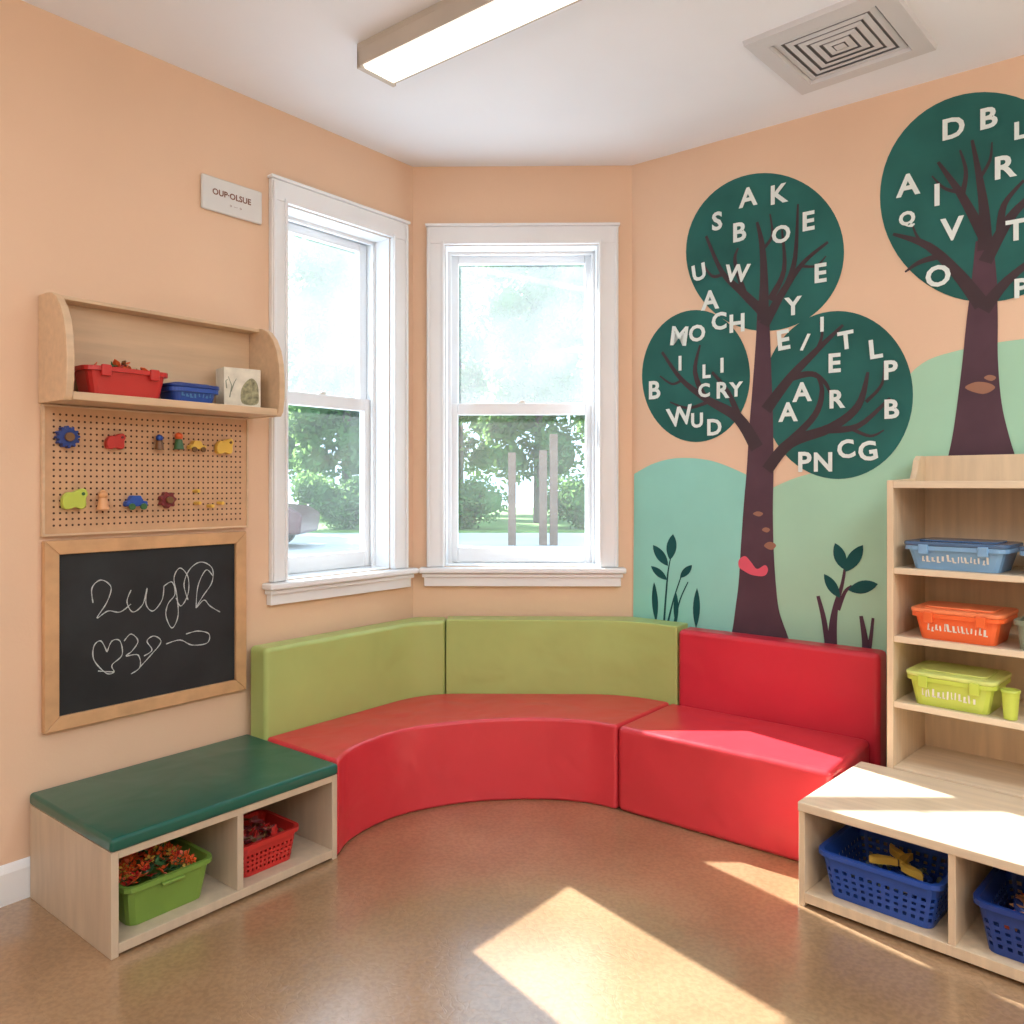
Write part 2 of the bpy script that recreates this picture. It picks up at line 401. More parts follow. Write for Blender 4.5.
# wall shelf
sx0, sx1, sd = -1.537, -0.812, 0.195
e = tag(empty('wall_shelf', FL, (sx0+sx1)/2, -0.11, 1.44), 'maple wall shelf with rounded end panels', 'shelf')
prof = [(-0.002,1.44),(-sd+0.02,1.44),(-sd+0.008,1.455),(-sd,1.50),(-sd-0.002,1.56),(-sd+0.004,1.62),(-sd+0.018,1.67),(-sd+0.040,1.71),(-sd+0.07,1.74),(-sd+0.10,1.755),(-sd+0.13,1.76),(-0.002,1.76)]
for xa in (sx0, sx1-0.022):
    prism('end_panel', prof, xa, xa+0.022, 'yz', M_woodS, FL, e, 0.003)
boxes('shelf_board', [(sx0+0.022, sx1-0.022, -sd+0.012, -0.002, 1.442, 1.466)], M_woodS, FL, e, 0.003)
boxes('back_panel', [(sx0+0.022, sx1-0.022, -0.014, -0.002, 1.466, 1.745)], M_woodS, FL, e, 0.002)
boxes('top_rail', [(sx0+0.022, sx1-0.022, -0.075, -0.002, 1.745, 1.757)], M_woodS, FL, e, 0.002)

# pegboard
px0, px1, pz0, pz1 = -1.524, -0.849, 1.054, 1.436
V, Fc = bxs([(px0, px1, -0.016, -0.002, pz0, pz1)]); mi = [0]*6
nx, nz = 36, 19
for i in range(nx):
    for j in range(nz):
        cx = px0+0.025+(px1-px0-0.05)*i/(nx-1); cz = pz0+0.025+(pz1-pz0-0.05)*j/(nz-1); n = len(V)
        for k in range(8):
            a = k*math.pi/4; V.append((cx+0.0036*math.cos(a), -0.0165, cz+0.0036*math.sin(a)))
        Fc.append(tuple(range(n, n+8))); mi.append(1)
pb = tag(mk('pegboard', V, Fc, [M_peg, M_hole], FL, None, midx=mi, recalc=False), 'tan perforated pegboard with toys hung on it', 'pegboard')
fw = 0.007
boxes('frame', [(px0-fw,px1+fw,-0.020,-0.001,pz1-.002,pz1+0.003),(px0-fw,px1+fw,-0.020,-0.001,pz0-fw,pz0),(px0-fw,px0,-0.020,-0.001,pz0,pz1),(px1,px1+fw,-0.020,-0.001,pz0,pz1)], M_woodS, FL, pb, 0.001)

# chalkboard
cx0, cx1, cz0, cz1 = -1.528, -0.853, 0.466, 1.034; cf = 0.042
cb = tag(boxes('chalkboard', [(cx0+0.02,cx1-0.02,-0.014,-0.002,cz0+0.02,cz1-0.02)], M_slate, FL), 'black chalkboard with oak frame and chalk scribbles', 'chalkboard')
def fr_rail(pts, nm='frame'):
    return prism(nm, pts, -0.026, -0.001, 'xz', M_frame, FL, cb, 0.003)
fr_rail([(cx0,cz1),(cx1,cz1),(cx1-cf,cz1-cf),(cx0+cf,cz1-cf)]); fr_rail([(cx0,cz0),(cx0+cf,cz0+cf),(cx1-cf,cz0+cf),(cx1,cz0)])
fr_rail([(cx0,cz0),(cx0,cz1),(cx0+cf,cz1-cf),(cx0+cf,cz0+cf)]); fr_rail([(cx1,cz0),(cx1-cf,cz0+cf),(cx1-cf,cz1-cf),(cx1,cz1)])
def stripmesh(P, Wd, y, V, Fc):
    n = len(V)
    for i in range(len(P)):
        a = P[max(i-1,0)]; b = P[min(i+1,len(P)-1)]
        dx, dz = b[0]-a[0], b[1]-a[1]; l = math.hypot(dx, dz) or 1
        V.append((P[i][0]-dz/l*Wd[i]/2, y, P[i][1]+dx/l*Wd[i]/2)); V.append((P[i][0]+dz/l*Wd[i]/2, y, P[i][1]-dx/l*Wd[i]/2))
    for i in range(len(P)-1): Fc.append((n+2*i, n+2*i+1, n+2*i+3, n+2*i+2))
V = []; Fc = []
strokes = [
 [(93,603),(92,588),(101,580),(111,587),(107,602),(97,618),(108,611),(120,612),(131,604)],
 [(131,590),(127,602),(133,612),(143,604),(147,588),(146,604),(153,611),(162,600),(164,586)],
 [(164,586),(172,582),(175,594),(168,604),(166,616),(172,628),(178,616),(177,596),(174,578),(180,568),(188,577),(188,594),(181,606),(176,598)],
 [(188,600),(184,584),(190,569),(201,562),(212,568),(212,582),(203,596),(196,608),(204,600),(210,606),(220,612)],
 [(196,608),(198,586),(206,570),(213,576)],
 [(107,652),(101,641),(94,646),(94,660),(106,673),(114,672),(112,665),(122,655),(120,641),(112,641),(107,652)],
 [(114,672),(98,671)],
 [(124,641),(131,634),(138,641),(132,651),(126,656),(138,655),(140,667),(131,674)],
 [(144,656),(152,650),(147,641),(154,636),(161,642),(150,656),(140,667)],
 [(166,644),(180,640),(192,645),(207,643),(209,634),(198,631),(186,634)]]
for s in strokes:
    P = [FL.px(u, v, -0.0148) for u, v in cat(s, 6)]
    stripmesh(P, [0.0031+0.0009*math.sin(i*1.3) for i in range(len(P))], -0.0148, V, Fc)
mk('chalk_writing', V, Fc, M_chalk, FL, cb, recalc=False)

# ------------------------------------------------------------------ tubs and baskets
def tub(name, fr, cx, cy, z0, w_, d, h, m, lab, catg='storage bin', rot=0, taper=0.86, holes=False, rimw=0.008, lid=None, group=None, handle=False, clips=None, prt=None):
    f = fr.sub(cx, cy, z0, rot)
    cnt = 96 if holes else 56
    lv = [0, .14, .22, .30, .36, .44, .50, .58, .66, .80, 1.0] if holes else [0, 0.5, 1.0]
    V = []; Fc = []
    for t in lv:
        s = taper+(1-taper)*t
        V += [(x, y, t*h) for x, y in rrect(w_*s, d*s, 0.022*s+0.004, 6, cnt)]
    for l in range(len(lv)-1):
        for i in range(cnt):
            if holes and l in (1, 3, 5, 7) and i % 2 == 0: continue
            j = (i+1) % cnt; Fc.append((l*cnt+i, l*cnt+j, (l+1)*cnt+j, (l+1)*cnt+i))
    Fc.append(tuple(range(cnt-1, -1, -1)))
    o = mk(name, V, Fc, m, f, None, solid=0.003, recalc=False)
    tag(o, lab, catg, group=group)
    # rim
    V = []; Fc = []; n = 56
    for (ex, z) in ((-0.004,h-0.012),(rimw,h-0.012),(rimw,h+0.001),(-0.004,h+0.001)):
        V += [(x, y, z) for x, y in rrect(w_+2*ex, d+2*ex, 0.026+ex, 6, n)]
    for l in range(4):
        for i in range(n):
            j = (i+1) % n; Fc.append((l*n+i, l*n+j, ((l+1) % 4)*n+j, ((l+1) % 4)*n+i))
    mk('rim', V, Fc, m, f, o)
    if handle:
        boxes('handle', [(-w_*0.13, w_*0.13, -(d/2+rimw+0.006), -(d/2), h*0.80, h*0.88)], m, f, o, 0.003)
    if lid:
        pts = rrect(w_+0.018, d+0.018, 0.03, 6)
        l = prism('lid', pts, h+0.0015, h+0.014, 'xy', lid, f, o, 0.004)
        prism('lid_panel', rrect(w_*0.8, d*0.7, 0.02, 6), h+0.014, h+0.019, 'xy', lid, f, l, 0.002)
    if clips:
        for sx in (-0.30, 0.30):
            boxes('clip', [(sx*w_-0.014, sx*w_+0.014, -(d/2+rimw+0.007), -(d/2+0.002), h*0.66, h+0.006)], clips, f, o, 0.003)
    if prt:
        # printed squiggle band on the front face, following its slope
        V = []; Fc = []; rd = random.Random(int(w_*9999)); x = -w_*0.33
        def fy(z): s = taper+(1-taper)*z/h; return -d*s/2-0.0012
        while x < w_*0.33:
            ww = rd.uniform(0.005, 0.012); zb = h*0.30+rd.uniform(0, .006); zt = zb+h*rd.uniform(.18, .30); n = len(V)
            k = rd.uniform(-.003, .003)
            V += [(x,fy(zb),zb),(x+ww*.55,fy(zb),zb),(x+ww*.55+k,fy(zt),zt),(x+k,fy(zt),zt)]; Fc.append((n,n+1,n+2,n+3))
            if rd.random() < .6:
                n = len(V); V += [(x,fy(zb),zb),(x+ww,fy(zb),zb),(x+ww,fy(zb+.004),zb+.004),(x,fy(zb+.004),zb+.004)]; Fc.append((n,n+1,n+2,n+3))
            x += ww+0.004
        mk('printed_pattern', V, Fc, prt, f, o, recalc=False)
    return o, f
def pile(name, f, w_, d, z, n, mats, lab, catg='toys', sz=0.02, spread=0.03):
    V = []; Fc = []; mi = []
    for k in range(n):
        cx = random.uniform(-w_/2, w_/2); cy = random.uniform(-d/2, d/2); cz = z+random.uniform(0, spread)*(1-abs(2*cx/w_)**2*0.6)
        R = Matrix.Rotation(random.uniform(0, 6.28), 3, Vector((random.gauss(0,1), random.gauss(0,1), random.gauss(0,1))).normalized())
        s = sz*random.uniform(.6, 1.2); b = len(V)
        for p in ((-1,0,0),(-.3,.45,.12),(.6,.4,.1),(1,0,0.25),(.6,-.4,.1),(-.3,-.45,.12),(0,0,-.15)):
            q = R @ Vector(p)*s; V.append((cx+q.x, cy+q.y, cz+q.z))
        m_ = random.randrange(len(mats))
        for i in range(6): Fc.append((b+i, b+(i+1) % 6, b+6)); mi.append(m_)
    o = mk(name, V, Fc, mats, f, None, midx=mi, recalc=False, solid=0.002)
    return tag(o, lab, catg, kind='stuff')
def flowers(name, f, w_, d, z, n, lab, spread=0.06):
    V = []; Fc = []; mi = []
    for k in range(n):
        cx = random.uniform(-w_/2, w_/2); cy = random.uniform(-d/2, d/2); cz = z+random.uniform(0.2, 1)*spread*(1-abs(2*cx/w_)**2*0.5)
        R = Matrix.Rotation(random.uniform(-.9, .9), 3, 'X') @ Matrix.Rotation(random.uniform(-.9, .9), 3, 'Y') @ Matrix.Rotation(random.uniform(0, 6.28), 3, 'Z')
        leaf = random.random() < 0.38
        r = random.uniform(.012, .018); m_ = 3 if leaf else random.choice([0, 0, 0, 1, 2])
        if leaf:
            b = len(V)
            for p in ((-1.3,0,0),(-.2,.45,.15),(1.3,0,.1),(-.2,-.45,.15)):
                q = R @ Vector(p)*r; V.append((cx+q.x, cy+q.y, cz-.004+q.z))
            Fc.append((b,b+1,b+2,b+3)); mi.append(3); continue
        for i in range(5):
            a = 2*math.pi*i/5; b = len(V)
            for (rr, da, zz) in ((.15,0,0),(.75,.45,.25),(1.05,0,.4),(.75,-.45,.25)):
                q = R @ Vector((rr*math.cos(a+da), rr*math.sin(a+da), zz))*r; V.append((cx+q.x, cy+q.y, cz+q.z))
            Fc.append((b,b+1,b+2,b+3)); mi.append(m_)
    o = mk(name, V, Fc, [P_orange, P_red, P_yel, P_green], f, None, midx=mi, recalc=False, solid=0.001)
    return tag(o, lab, 'toys', kind='stuff')

ZS = 1.4665
def spanx(fr, u0, u1, v, y): return fr.px(u0, v, y)[0], fr.px(u1, v, y)[0]
a, b = spanx(FL, 86, 170, 380, -0.16)
o, f = tub('storage_bin', FL, (a+b)/2, -0.1, ZS, b-a-0.01, 0.12, 0.082, P_red, 'red plastic bin of toys on wall shelf', clips=P_red)
pile('toy_piece_pile', f, 0.17, 0.08, 0.066, 40, [P_red, P_orange, P_brown, P_green], 'small red and orange toy pieces in red bin', spread=0.04)
a, b = spanx(FL, 170, 222, 385, -0.16)
tub('storage_bin', FL, (a+b)/2+.002, -0.1, ZS, b-a-0.024, 0.12, 0.044, P_blue, 'low blue plastic bin with lid on wall shelf', lid=P_dblue, prt=P_sky)
# picture box
M_pic = mat('printed_card', rgb(226,222,206), 0.6, 30, 0.12, detail=6)
M_pic2 = mat('printed_leaves', rgb(150,148,116), 0.6, 60, 0.6, detail=6)
a, b = spanx(FL, 220, 272, 385, -0.16)
fbx = FL.sub((a+b)/2+0.006, -0.1, ZS, math.radians(-12))
bx = tag(boxes('card_box', [(-0.064,0.064,-0.04,0.04,0,0.132)], M_pic, fbx, None, 0.002), 'small cream cardboard box printed with leaves on wall shelf', 'box')
lf = cat([(-.0,.012),(.050,.012),(.056,.05),(.05,.085),(.03,.10),(.006,.08),(-.006,.05)], 4, True)
prism('printed_leaves', lf, -0.0412, -0.04, 'xz', M_pic2, fbx, bx)
V = []; Fc = []
for (q0, q1, q2) in [((-.045,.03),(-.038,.07),(-.05,.1)),((-.04,.05),(-.03,.08),(-.022,.095)),((-.055,.06),(-.058,.085),(-.052,.09))]:
    stripmesh([q0, q1, q2], [.004,.003,.002], -0.0416, V, Fc)
mk('printed_stem', V, Fc, P_grey, fbx, bx, recalc=False)

# ------------------------------------------------------------------ pegboard toys
PY = -0.0175
def toy_gear(u, v, r, m, m2, lab, teeth=9):
    x, z = FL.px(u, v, PY-0.02); f = FL.sub(x, PY, z)
    pts = []
    for i in range(teeth*4):
        a = 2*math.pi*i/(teeth*4); rr = r if i % 4 < 2 else r*0.80
        pts.append((rr*math.cos(a), rr*math.sin(a)))
    o = tag(prism('toy_gear', pts, -0.026, -0.002, 'xz', m, f, None, 0.002), lab, 'toy')
    cyl('hub', r*0.4, 0.012, m2, f, o, 16, axis='y', y=-0.038)
def toy_car(u, v, s, m, m2, lab):
    x, z = FL.px(u, v, PY-0.02); f = FL.sub(x, PY, z)
    pts = [(p[0]*s, p[1]*s) for p in [(-1,-.4),(1,-.4),(1.02,0.05),(.6,.12),(.35,.6),(-.45,.62),(-.7,.15),(-1,.05)]]
    o = tag(prism('toy_car', pts, -0.03, -0.003, 'xz', m, f, None, 0.003), lab, 'toy car')
    for sx in (-.55, .55): cyl('wheel', 0.3*s, 0.008, m2, f, o, 16, axis='y', x=sx*s, y=-0.037, z=-.42*s)
def toy_animal(u, v, s, m, m2, lab):
    x, z = FL.px(u, v, PY-0.02); f = FL.sub(x, PY, z)
    pts = cat([(p[0]*s, p[1]*s) for p in [(-.9,-.6),(-.95,.1),(-.6,.6),(-.1,.65),(.3,.85),(.75,.9),(1.0,.5),(.85,.1),(.85,-.5),(.5,-.75),(0,-.6),(-.5,-.75)]], 4, True)
    o = tag(prism('toy_animal', pts, -0.024, -0.003, 'xz', m, f, None, 0.003), lab, 'toy')
    cyl('eye', 0.14*s, 0.003, m2, f, o, 12, axis='y', x=.6*s, y=-0.027, z=.5*s, bevel=.0004)
def toy_figure(u, v, s, m, m2, lab):
    x, z = FL.px(u, v, PY-0.02); f = FL.sub(x, PY, z)
    o = tag(cyl('toy_figure', .55*s, 1.1*s, m, f, None, 18, r2=.35*s, y=-0.62*s, z=-.9*s), lab, 'toy')
    blob('head', .42*s, m2, f, o, y=-0.62*s, z=.5*s)
toy_gear(68, 437, 0.034, P_dblue, P_brown, 'navy blue toy gear hung on pegboard', 12)
toy_animal(116, 442, 0.030, P_red, P_maroon, 'red toy animal hung on pegboard')
toy_figure(160, 442, 0.027, P_brown, P_blue, 'brown and blue peg figure on pegboard')
toy_figure(179, 441, 0.031, P_green, P_orange, 'green toy figure with orange head')
toy_car(197, 446, 0.029, P_yel, P_brown, 'tan toy car hung on pegboard')
toy_animal(225, 447, 0.033, P_yel, P_brown, 'yellow toy animal hung on pegboard')
toy_animal(75, 500, 0.037, P_chart, P_green, 'lime yellow toy animal on pegboard')
toy_figure(103, 500, 0.033, P_peach, P_peach, 'plain wooden toy figure on pegboard')
toy_car(136, 502, 0.034, P_blue, P_green, 'blue toy car with green wheels on pegboard')
toy_gear(168, 500, 0.028, P_maroon, P_brown, 'maroon toy gear hung on pegboard', 7)
for (u, v) in [(197,491),(198,503),(211,506),(221,503)]:
    x, z = FL.px(u, v, PY-0.02); f = FL.sub(x, PY, z)
    tag(cyl('wooden_peg', 0.006, 0.034, P_yel, f, None, 12, axis='y', y=-0.034), 'short wooden peg stuck in pegboard', 'peg', group='pegs in the pegboard')

# ------------------------------------------------------------------ green-topped storage bench
bx0, bx1, bd = -1.565, -0.846, 0.52
e = tag(empty('storage_bench', FL, (bx0+bx1)/2, -bd/2, 0), 'pale wood cubby bench with dark green cushion', 'bench')
t = 0.02
boxes('cabinet', [(bx0,bx0+t,-bd,-0.02,0,0.270),(bx1-t,bx1,-bd,-0.02,0,0.270),(bx0+t,bx1-t,-bd,-0.02,0.008,0.034),
   (bx0+t,bx1-t,-bd,-0.02,0.250,0.270),(-1.205,-1.185,-bd+.002,-0.02,0.034,0.250),(bx0+t,bx1-t,-0.035,-0.02,0.034,0.250)], M_ply, FL, e, 0.0015)
boxes('cushion', [(bx0-0.004,bx1+0.001,-bd-0.008,-0.02,0.2705,0.306)], M_dgreen, FL, e, 0.011, 4)
o, f = tub('storage_bin', FL, -1.388, -0.355, 0.035, 0.245, 0.27, 0.112, P_lime, 'lime green plastic bin of orange flowers in bench cubby', handle=True)
flowers('toy_flower_pile', f, 0.19, 0.21, 0.078, 230, 'heap of orange toy flowers in green bin', spread=0.055)
o, f = tub('storage_basket', FL, -1.068, -0.385, 0.035, 0.205, 0.20, 0.10, P_red, 'red slotted plastic basket in bench cubby', 'basket', holes=True)
pile('toy_piece_pile', f, 0.13, 0.13, 0.07, 90, [P_maroon, P_brown, P_maroon, P_red], 'dark red toy pieces in red basket', sz=0.018, spread=0.045)

# ------------------------------------------------------------------ curved bench
def offpath(off, s0=0.86, t1=0.256, r=0.12, n=10):
    """wall-following path at a distance off from the walls, corners rounded"""
    pL = FL.M @ Vector((0, -off, 0)); pC = FC.M @ Vector((0, -off, 0)); pR = FR.M @ Vector((0, -off, 0))
    dL = (FL.M.to_3x3() @ Vector((1,0,0))); dC = (FC.M.to_3x3() @ Vector((1,0,0))); dR = (FR.M.to_3x3() @ Vector((1,0,0)))
    def isec(p, d, q, e_):
        den = d.x*e_.y-d.y*e_.x; k = ((q.x-p.x)*e_.y-(q.y-p.y)*e_.x)/den; return p+d*k
    c1 = isec(pL, dL, pC, dC); c2 = isec(pC, dC, pR, dR)
    st = pL-dL*s0; en = pR+dR*t1
    P = [(st.x, st.y)]
    for c, d1, d2 in ((c1, dL, dC), (c2, dC, dR)):
        a = c-d1*r; b = c+d2*r
        for i in range(n+1):
            k = i/n; q = a*(1-k)**2+c*2*k*(1-k)+b*k*k; P.append((q.x, q.y))
    P.append((en.x, en.y))
    return P
SE = 0.843
Pf = offpath(0.125, s0=SE, t1=0.282, r=0.17); Pb = offpath(0.022, s0=SE, t1=0.282, r=0.05)
eb = tag(empty('curved_bench', W0, -0.1, 3.2, 0), 'curved red vinyl bench with lime green backrests', 'bench')
arc = cat([(-0.575,2.622),(-0.515,2.79),(-0.400,2.935),(-0.22,3.035),(-0.02,3.078),(0.18,3.075),(0.397,3.009)], 8)
Ps = offpath(0.127, s0=SE, t1=0.254, r=0.17)
endR = FR.M @ Vector((0.254, -0.548, 0)); endL = FL.M @ Vector((-SE, -0.52, 0))
arc = [(endL.x, endL.y)]+arc[3:-4]+[(endR.x, endR.y)]
arc = cat(arc[::2]+([arc[-1]] if len(arc) % 2 == 0 else []), 3)
seat = Ps+arc[::-1]
prism('seat', seat, 0.0, 0.312, 'xy', M_red, W0, eb, 0.022, 4)
def near(P, x):
    for i in range(len(P)-1):
        if P[i][0] <= x <= P[i+1][0]:
            k = (x-P[i][0])/(P[i+1][0]-P[i][0]); return i, (x, P[i][1]+(P[i+1][1]-P[i][1])*k)
xs = -0.285
i1, q1 = near(Pf, xs); i2, q2 = near(Pb, xs)
left = Pf[:i1+1]+[q1]+[q2]+Pb[:i2+1][::-1]
q1r = (q1[0]+0.004, q1[1]); q2r = (q2[0]+0.004, q2[1])
rightp = [q1r]+Pf[i1+1:]+Pb[i2+1:][::-1]+[q2r]
prism('backrest', left, 0.0, 0.622, 'xy', M_lime, W0, eb, 0.018, 4)
prism('backrest', rightp, 0.0, 0.624, 'xy', M_lime, W0, eb, 0.018, 4)
# straight red module
em = tag(empty('bench_module', FR, 0.64, -0.28, 0), 'straight red vinyl bench seat with red backrest', 'bench')
boxes('seat', [(0.258,1.03,-0.55,-0.127,0.0,0.312)], M_redS, FR, em, 0.022, 4)
boxes('backrest', [(0.286,1.060,-0.125,-0.02,0.0,0.612)], M_red2, FR, em, 0.02, 4)

# ------------------------------------------------------------------ right storage bench + bookcase
e = tag(empty('storage_bench', FU, 0.4, 0.24, 0), 'low pale birch cubby bench below bookcase', 'bench')
BL = 0.82
boxes('cabinet', [(0,0.018,0.004,0.47,0,0.268),(BL-0.018,BL,0.004,0.47,0,0.268),(0.018,BL-0.018,0.004,0.47,0.012,0.04),
   (0.39,0.408,0.006,0.47,0.04,0.268),(0.018,BL-0.018,0.455,0.47,0.04,0.268)], M_woodV, FU, e, 0.0015)
boxes('bench_top', [(-0.002,BL,0.0,0.472,0.2685,0.296)], M_wood, FU, e, 0.004)
o, f = tub('storage_basket', FU, 0.208, 0.165, 0.041, 0.31, 0.29, 0.128, P_blue, 'blue slotted plastic basket holding yellow toys', 'basket', holes=True, rimw=0.01, group='blue baskets in the bench cubbies')
for k, (x, y, r_) in enumerate([(-0.02,-0.03,0.4),(0.03,0.02,1.5),(-0.01,0.06,2.4),(0.06,-.05,-.5)]):
    ft = f.sub(x, y, 0.09, r_)
    pts = cat([(-.038,0),(-.023,.017),(.015,.018),(.038,.002),(.015,.003),(-.015,-.003)], 4, True)
    tb = tag(prism('toy_banana', pts, 0, 0.02, 'xy', P_yel, ft, None, 0.005), 'yellow plastic toy piece in blue basket', 'toy', group='yellow toys in blue basket')
pile('toy_piece_pile', f, 0.19, 0.17, 0.035, 150, [P_grey, P_dblue, P_blue], 'mixed dark toy pieces in blue basket', sz=0.02, spread=0.032)
o, f = tub('storage_basket', FU, 0.602, 0.165, 0.041, 0.31, 0.29, 0.128, P_dblue, 'dark blue slotted plastic basket in bench cubby', 'basket', holes=True, rimw=0.01, group='blue baskets in the bench cubbies')
pile('toy_piece_pile', f, 0.20, 0.18, 0.06, 100, [P_peach, P_orange, P_dblue], 'peach toy pieces in dark blue basket', sz=0.022, spread=0.05)

e = tag(empty('bookcase', FU, 0.45, 0.64, 0), 'tall pale birch bookcase with open shelves', 'bookcase')
K0, K1, KF, KB = 0.078, 0.82, 0.476, 0.80
sp = [(KF,0),(KB,0),(KB,1.30),(KB-.05,1.30),(KB-0.075,1.285),(KB-0.09,1.25),(KB-0.11,1.222),(KF,1.215)]
for xa in (K0, K1-0.02): prism('side_panel', sp, xa, xa+0.02, 'yz', M_woodV, FU, e, 0.002)
boxes('back_panel', [(K0+0.02,K1-0.02,KB-0.014,KB-0.002,0.0,1.30)], M_woodV, FU, e)
for z in (0.936, 0.718, 0.509, 0.300): boxes('shelf', [(K0+0.02,K1-0.02,KF+.004,KB-0.014,z-0.02,z)], M_wood, FU, e, 0.002)
boxes('top_board', [(K0+0.02,K1-0.02,KF,KB-0.014,1.190,1.212)], M_wood, FU, e, 0.002)
def binU(u0, u1, z, h, m, lab, lid=None, d=0.2, **kw):
    yy = 0.475
    a, b = spanx(FU, u0, u1, 560, yy)
    return tub(kw.pop('name','storage_bin'), FU, (a+b)/2, yy+d/2+0.01, z+0.001, b-a-0.02, d, h, m, lab, lid=lid, **kw)
M_clear = plastic('cloudy_blue_plastic', 128,170,208, 0.25)
M_lidb = plastic('lid_slate_blue', 78,106,140, 0.25)
binU(901, 1008, 0.936, 0.072, M_clear, 'light blue lidded plastic bin on bookcase shelf', lid=M_lidb, clips=M_clear, prt=P_white)
binU(1016, 1096, 0.936, 0.07, M_clear, 'light blue lidded plastic bin on bookcase shelf', lid=M_lidb, clips=M_clear)
binU(908, 1003, 0.718, 0.082, P_orange, 'orange lidded plastic bin with white print on bookcase shelf', lid=P_lorange, clips=P_orange, prt=P_white)
binU(1010, 1060, 0.718, 0.085, P_grey, 'grey green plastic tub on bookcase shelf', d=0.12)
binU(903, 996, 0.509, 0.090, P_chart, 'chartreuse lidded plastic bin on bookcase shelf', lid=P_lchart, clips=P_chart, prt=P_white)
xc = FU.px(1010, 700, 0.50)[0]
fcup = FU.sub(xc, 0.507, 0.5095)
cup = tag(cyl('toy_cup', 0.018, 0.085, P_chart, fcup, None, 24, r2=0.024), 'small lime green plastic cup on bookcase shelf', 'cup')
V = []; Fc = []; n = 24
for (r_, z_) in ((.0255,.080),(.0255,.0875),(.020,.0875),(.020,.086)):
    V += [(r_*math.cos(2*math.pi*i/n), r_*math.sin(2*math.pi*i/n), z_) for i in range(n)]
for l in range(3):
    for i in range(n): Fc.append((l*n+i, l*n+(i+1) % n, (l+1)*n+(i+1) % n, (l+1)*n+i))
mk('rim', V, Fc, P_chart, fcup, cup, smooth=True)

# ------------------------------------------------------------------ mural
mur = tag(empty('wall_mural', FR, 0.9, -0.001, 0.6), 'painted alphabet tree mural with mint hills and white letters', 'mural')
def pxpoly(name, pts, m, y, parent, extra=None):
    P = [FR.px(u, v, y) for u, v in pts]
    V = [(p[0], y, p[1]) for p in P]
    return mk(name, V, [tuple(range(len(V)))], m, FR, parent, recalc=False)
hA = cat([(634,474),(655,463),(680,458),(712,461),(745,474),(765,486)], 6)
pA = [FR.px(u, v, -0.0012) for u, v in hA]
x0 = 0.004; xe = pA[-1][0]
V = [(x0,-0.0012,0.115)]+[(max(p[0],x0),-0.0012,p[1]) for p in pA]+[(xe,-0.0012,0.115)]
mk('painted_hill', V, [tuple(range(len(V)))[::-1]], M_hillA, FR, mur, recalc=False)
hB = cat([(740,520),(760,496),(790,480),(840,462),(875,425),(915,369),(960,350),(1024,339),(1090,335)], 6)
pB = [FR.px(u, v, -0.0008) for u, v in hB]
pB += [(3.2, 1.75), (3.9, 1.5)]
V = [(pB[0][0],-0.0008,0.115)]+[(p[0],-0.0008,p[1]) for p in pB]+[(3.9,-0.0008,0.115)]
mk('painted_hill', V, [tuple(range(len(V)))[::-1]], M_hillB, FR, mur, recalc=False)
def crown(ells, y0):
    V = []; Fc = []
    for k, (cu, cv, ru, rv) in enumerate(ells):
        n = len(V); y = y0-0.0002*k; N = 64
        for i in range(N):
            a = 2*math.pi*i/N; p = FR.px(cu+ru*math.cos(a), cv-rv*math.sin(a), y); V.append((p[0], y, p[1]))
        Fc.append(tuple(range(n+N-1, n-1, -1)))
    return mk('painted_tree', V, Fc, M_crown, FR, mur, recalc=False)
def limbs(name, lst, m, y, parent):
    V = []; Fc = []
    for s in lst:
        Q = cat(s, 5); P = []; Wd = []
        for (u, v, w_) in Q:
            a = FR.px(u-w_/2, v, y); b = FR.px(u+w_/2, v, y); c = FR.px(u, v, y)
            P.append(c); Wd.append((b[0]-a[0])*0.5+w_*0.0032*0.5)
        stripmesh(P, Wd, y, V, Fc); y -= 0.00004
    return mk(name, V, Fc, m, FR, parent, recalc=False)
t1 = crown([(765,252,79,79),(696,376,54,66),(838,395,75,84)], -0.002)
limbs('trunk', [[(760,652,78),(759,636,64),(757,612,50),(757,585,42),(757,550,37),(758,510,33),(760,470,30),(761,430,27),(762,390,22),(763,340,16),(763,300,12)]], M_trunk, -0.003, t1)
limbs('branch', [
 [(763,320,13),(764,280,9),(762,245,6),(757,222,3)],
 [(767,470,13),(790,443,12),(830,428,10),(858,406,8),(868,372,3)],
 [(825,430,8),(858,426,6),(890,398,3)],
 [(790,441,8),(815,415,7),(822,390,5),(815,372,2)],
 [(766,410,13),(790,378,10),(815,352,7),(843,325,3)],
 [(790,378,8),(812,374,6),(826,384,4),(832,400,2)],
 [(757,448,15),(738,418,12),(708,400,8),(682,380,5),(662,352,3)],
 [(705,399,7),(695,372,5),(700,345,2)],
 [(740,420,8),(728,392,5),(712,372,3)],
 [(763,312,11),(742,292,8),(722,272,5),(706,236,3)],
 [(744,292,6),(735,262,4),(738,248,2)],
 [(764,325,12),(784,290,8),(804,262,5),(828,242,3)],
 [(786,288,7),(795,258,5),(798,204,2)],
 [(770,300,8),(784,270,5),(782,230,2)],
 [(708,402,4),(688,408,3),(670,402,1.5)],[(866,402,4),(882,384,3),(884,362,1.5)],[(815,354,4),(822,336,3),(820,322,1.5)],
 [(724,274,4),(712,276,3),(702,262,1.5)],[(800,266,3),(816,266,2.5),(826,256,1.5)],[(850,428,4),(870,436,3),(884,430,1.5)],
 [(682,380,3),(672,384,2.5),(660,376,1.5)],[(762,250,4),(772,236,3),(770,214,1.5)]], M_branch, -0.0034, t1)
t2 = crown([(985,197,105,105)], -0.002)
limbs('trunk', [[(981,470,72),(980,440,56),(979,405,43),(980,360,34),(982,320,30),(984,280,24),(984,240,16)]], M_trunk, -0.003, t2)
